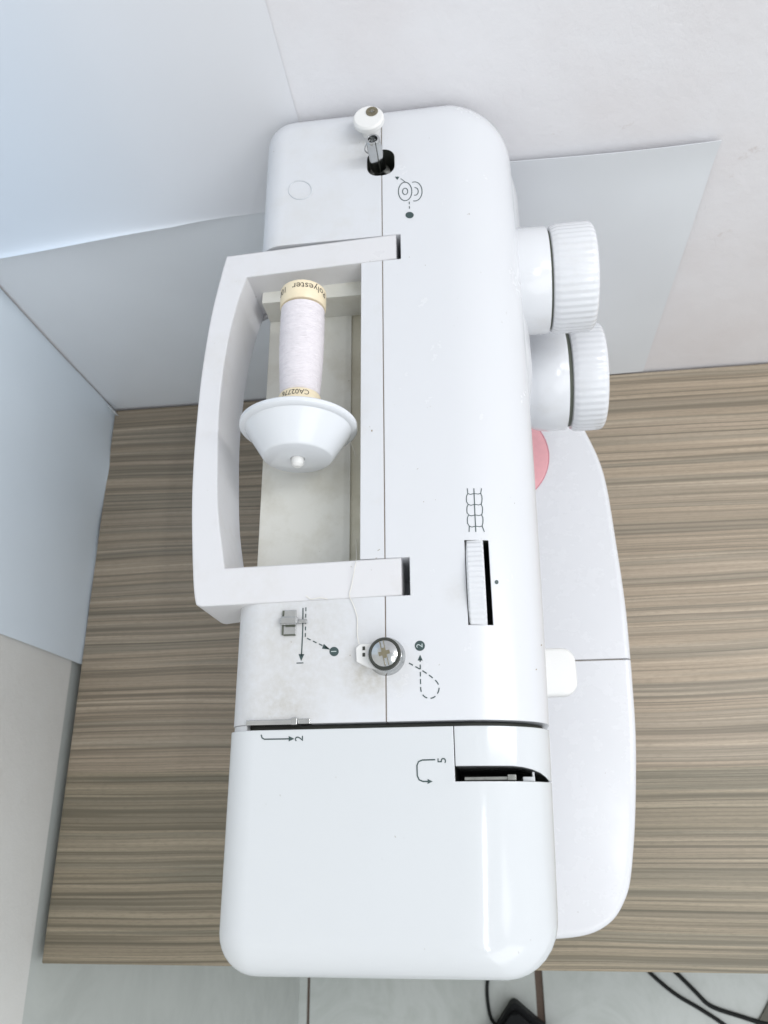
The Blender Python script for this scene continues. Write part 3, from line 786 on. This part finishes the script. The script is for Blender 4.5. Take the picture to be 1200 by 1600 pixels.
# stitch width symbol
bm = bmesh.new()
ys = [772, 788, 804.5, 821]
ribbon(bm, [(740.5, 763), (742, 800), (743.5, 831)], LW * .9)
for k, y in enumerate([771, 788, 804.5, 822]):
    dx = (y - 771) * .045
    ribbon(bm, [(731 + dx, y), (735 + dx, y + 1.5), (741 + dx, y), (747 + dx, y + 1), (752 + dx, y - .5)], LW * .75)
for side in (-1, 1):
    path = []
    for k, y in enumerate([771, 788, 804.5, 822]):
        dx = (y - 771) * .045
        xx = 741 + dx + side * 11.5
        path += [(xx - side * 1.5, y)]
        if k < 3: path += [(xx + side * .5, y + 4), (xx + side * .8, y + 8), (xx + side * .5, y + 13)]
    path = [(730 if side < 0 else 752.5, 763)] + path + [(733 if side < 0 else 757, 831)]
    ribbon(bm, path, LW * .8)
fin_print('stitch_symbol', bm)
bm = bmesh.new(); blob(bm, ell(776, 909.5, 3, 3.3)); fin_print('index_dot', bm)
# grime marks: small specks and faint stains with their own shape
for u, v, r in ((581, 673, 1.6), (547, 1024, 1.0), (838, 1046, 1.2), (846, 1008, 1.3), (662, 784, .8), (455, 1003, .8)):
    bm = bmesh.new(); blob(bm, ell(u, v, r * .8, r, 8)); fin_print('dirt_speck', bm, 'seam')

# ================================================================== SPOOL CAP and THREAD SPOOL
cap = None
ring_y = at(466, 674, SPZ).y
bm = bmesh.new()
RC = .0252
Lc = ring_y - ycap
lathe(bm, [(.0029, -.0003), (.0143, -.0003), (.0147, .0000), (.0152, .0006), (RC - .0030, Lc - .0010), (RC - .0024, Lc), (RC - .0008, Lc + .0002), (RC, Lc + .0010), (RC, Lc + .0026), (RC - .0008, Lc + .0033), (RC - .0030, Lc + .0030), (.0140, .0030), (.0029, .0028), (.0029, -.0003)], (SPX, ycap, SPZ), (0, 1, 0), 72)
bmesh.ops.remove_doubles(bm, verts=bm.verts, dist=1e-6)
tag(finish('spool_cap', bm, 'cap', None, 40), 'glossy white cone-shaped cap holding the thread spool on its pin', 'spool cap')

y_front = ring_y + .0005
y_back = at(475, 433, SPZ + .0112).y
print('cap', ycap, ring_y, 'spool', y_front, y_back)
sp = thing('thread_spool', 'cream plastic spool wound with white thread, lying under the carrying handle', 'thread spool', (SPX, (y_front + y_back) / 2, SPZ))
FR = .0105
bm = bmesh.new()
Lsp = y_back - y_front
lathe(bm, [(.0035, 0), (.0092, 0), (.0096, .0006), (.0094, .0148), (.0089, .0160), (.0075, .0161), (.0075, Lsp - .0096), (FR - .0004, Lsp - .0095), (FR, Lsp - .0088), (FR, Lsp - .0006), (FR - .0006, Lsp), (.0035, Lsp)], (SPX, y_front, SPZ), (0, 1, 0), 64)
body = finish('spool_body', bm, 'cream', sp, 35)
th_prof = [(.0076, .0161)]
nw = 60
for k in range(nw + 1):
    s = k / nw; t = .0163 + (Lsp - .0096 - .0165) * s
    r = .0086 + .0006 * math.sin(math.pi * s) + .00012 * math.sin(k * 2.7) + .0001 * random.random() + .0012 * s
    if k in (0, nw): r -= .0008
    th_prof.append((r, t))
th_prof.append((.0076, Lsp - .0096))
bm = bmesh.new(); lathe(bm, th_prof, (SPX, y_front, SPZ), (0, 1, 0), 48); finish('wound_thread', bm, 'thread', sp, 60)
def text_cyl(txt, size, r, yc, mid_angle, parent):
    """lettering on the barrel, read from behind: runs towards -x, its top towards -y"""
    vs, fs = text_pts(txt, size); bm = bmesh.new(); V = []
    for q in vs:
        a = mid_angle - q.x / r
        V.append(bm.verts.new((SPX + (r + .00008) * math.sin(a), yc - q.y, SPZ + (r + .00008) * math.cos(a))))
    for f in fs: bm.faces.new([V[i] for i in f])
    o = finish('lettering', bm, 'ink', parent, 0); return o
text_cyl('Polyester', .0048, FR, y_back - .0036, math.radians(34), sp)
text_cyl('100', .0044, FR, y_back - .0036, math.radians(-50), sp)
text_cyl('CA02776', .0033, .00945, y_front + .0138, math.radians(0), sp)
# loose strand running from the spool over the handle to the tension screw
st = [at(548, 690, T - .024), at(557, 720, T - .030), at(560, 770, T - .034), at(556, 830, T - .033), at(557, 868, T - .015), at(556, 878, T + .0008), at(550, 912, T + .0008), at(546, 930, T + .0008),
      at(552, 945, T + .0006), at(558, 965, T + .0005), at(558, 990, T + .0005), at(561, 1006, T + .0022)]
bm = bmesh.new(); tube_bm(bm, spline(st, 6), .00016, 5); finish('loose_strand', bm, 'strand', sp)
st = [at(478, 931, T + .0012), at(486, 936, T + .0008), at(500, 934, T + .0010), at(512, 936, T + .0008)]
bm = bmesh.new(); tube_bm(bm, spline(st, 6), .00018, 5)
tag(finish('thread_scrap', bm, 'strand'), 'short scrap of white thread on the near arm of the carrying handle', 'thread')

# ================================================================== ON THE FLOOR
pd = thing('foot_pedal', 'black plastic foot pedal on the floor tiles below the desk front', 'foot pedal', (.015, -.335, 0))
a_ = math.radians(-38)
ca, sa = math.cos(a_), math.sin(a_)
corner = at(800, 1562, .045)
def ped(bm, hx, hy, z0, z1a, z1b, r):
    cx = corner.x - .002; cy = corner.y - .083
    op = rrect(0, 0, hx, hy, r, 5)
    f = lambda x, y: (cx + ca * x - sa * y, cy + sa * x + ca * y)
    a = [bm.verts.new((*f(x, y), z0)) for x, y in op]; b = [bm.verts.new((*f(x, y), z1a + (z1b - z1a) * (y + hy) / (2 * hy))) for x, y in op]
    n = len(op); bm.faces.new(a[::-1]); bm.faces.new(b)
    for i in range(n): bm.faces.new((a[i], a[(i + 1) % n], b[(i + 1) % n], b[i]))
bm = bmesh.new(); ped(bm, .046, .066, 0, .022, .036, .008); finish('pedal_base', bm, 'pedal', pd)
bm = bmesh.new(); ped(bm, .040, .058, .023, .030, .046, .008); bmesh.ops.bevel(bm, geom=[e for e in bm.edges if all(v.co.z > .029 for v in e.verts)], offset=.003, segments=2, affect='EDGES'); finish('pedal_plate', bm, 'pedal', pd)
def cord(name, pts, r, label):
    bm = bmesh.new(); tube_bm(bm, spline([Vector(p) for p in pts], 8), r, 10); return tag(finish(name, bm, 'rubber', None, 60), label, 'cord')
fp = lambda u, v, z=.003: at(u, v, z)
cord('pedal_cord', [fp(770, 1490), fp(764, 1520), fp(761, 1545), fp(763, 1572), fp(767, 1590, .006), fp(773, 1600, .012)], .0026, 'thin black cord running under the desk from the foot pedal')
cord('power_cord', [fp(975, 1470), fp(998, 1500), fp(1020, 1524), fp(1055, 1553), fp(1095, 1577), fp(1130, 1600), fp(1160, 1625)], .0029, 'black cord on the floor at right, nearer the foot pedal')
cord('power_cord', [fp(1030, 1490), fp(1048, 1512), fp(1062, 1525), fp(1088, 1551), fp(1105, 1568), fp(1122, 1577), fp(1150, 1586), fp(1186, 1597), fp(1230, 1606)], .0031, 'kinked black cord on the floor nearest the bottom right corner')
bx = [fp(1212, 1545), fp(1170, 1625), fp(1290, 1660), fp(1320, 1560)]
bm = bmesh.new(); prism(bm, [(p.x, p.y) for p in bx], .0, .004)
bmesh.ops.recalc_face_normals(bm, faces=bm.faces)
tag(finish('floor_mat', bm, 'board', None, 0), 'corner of a taupe mat on the floor at the bottom right', 'mat')
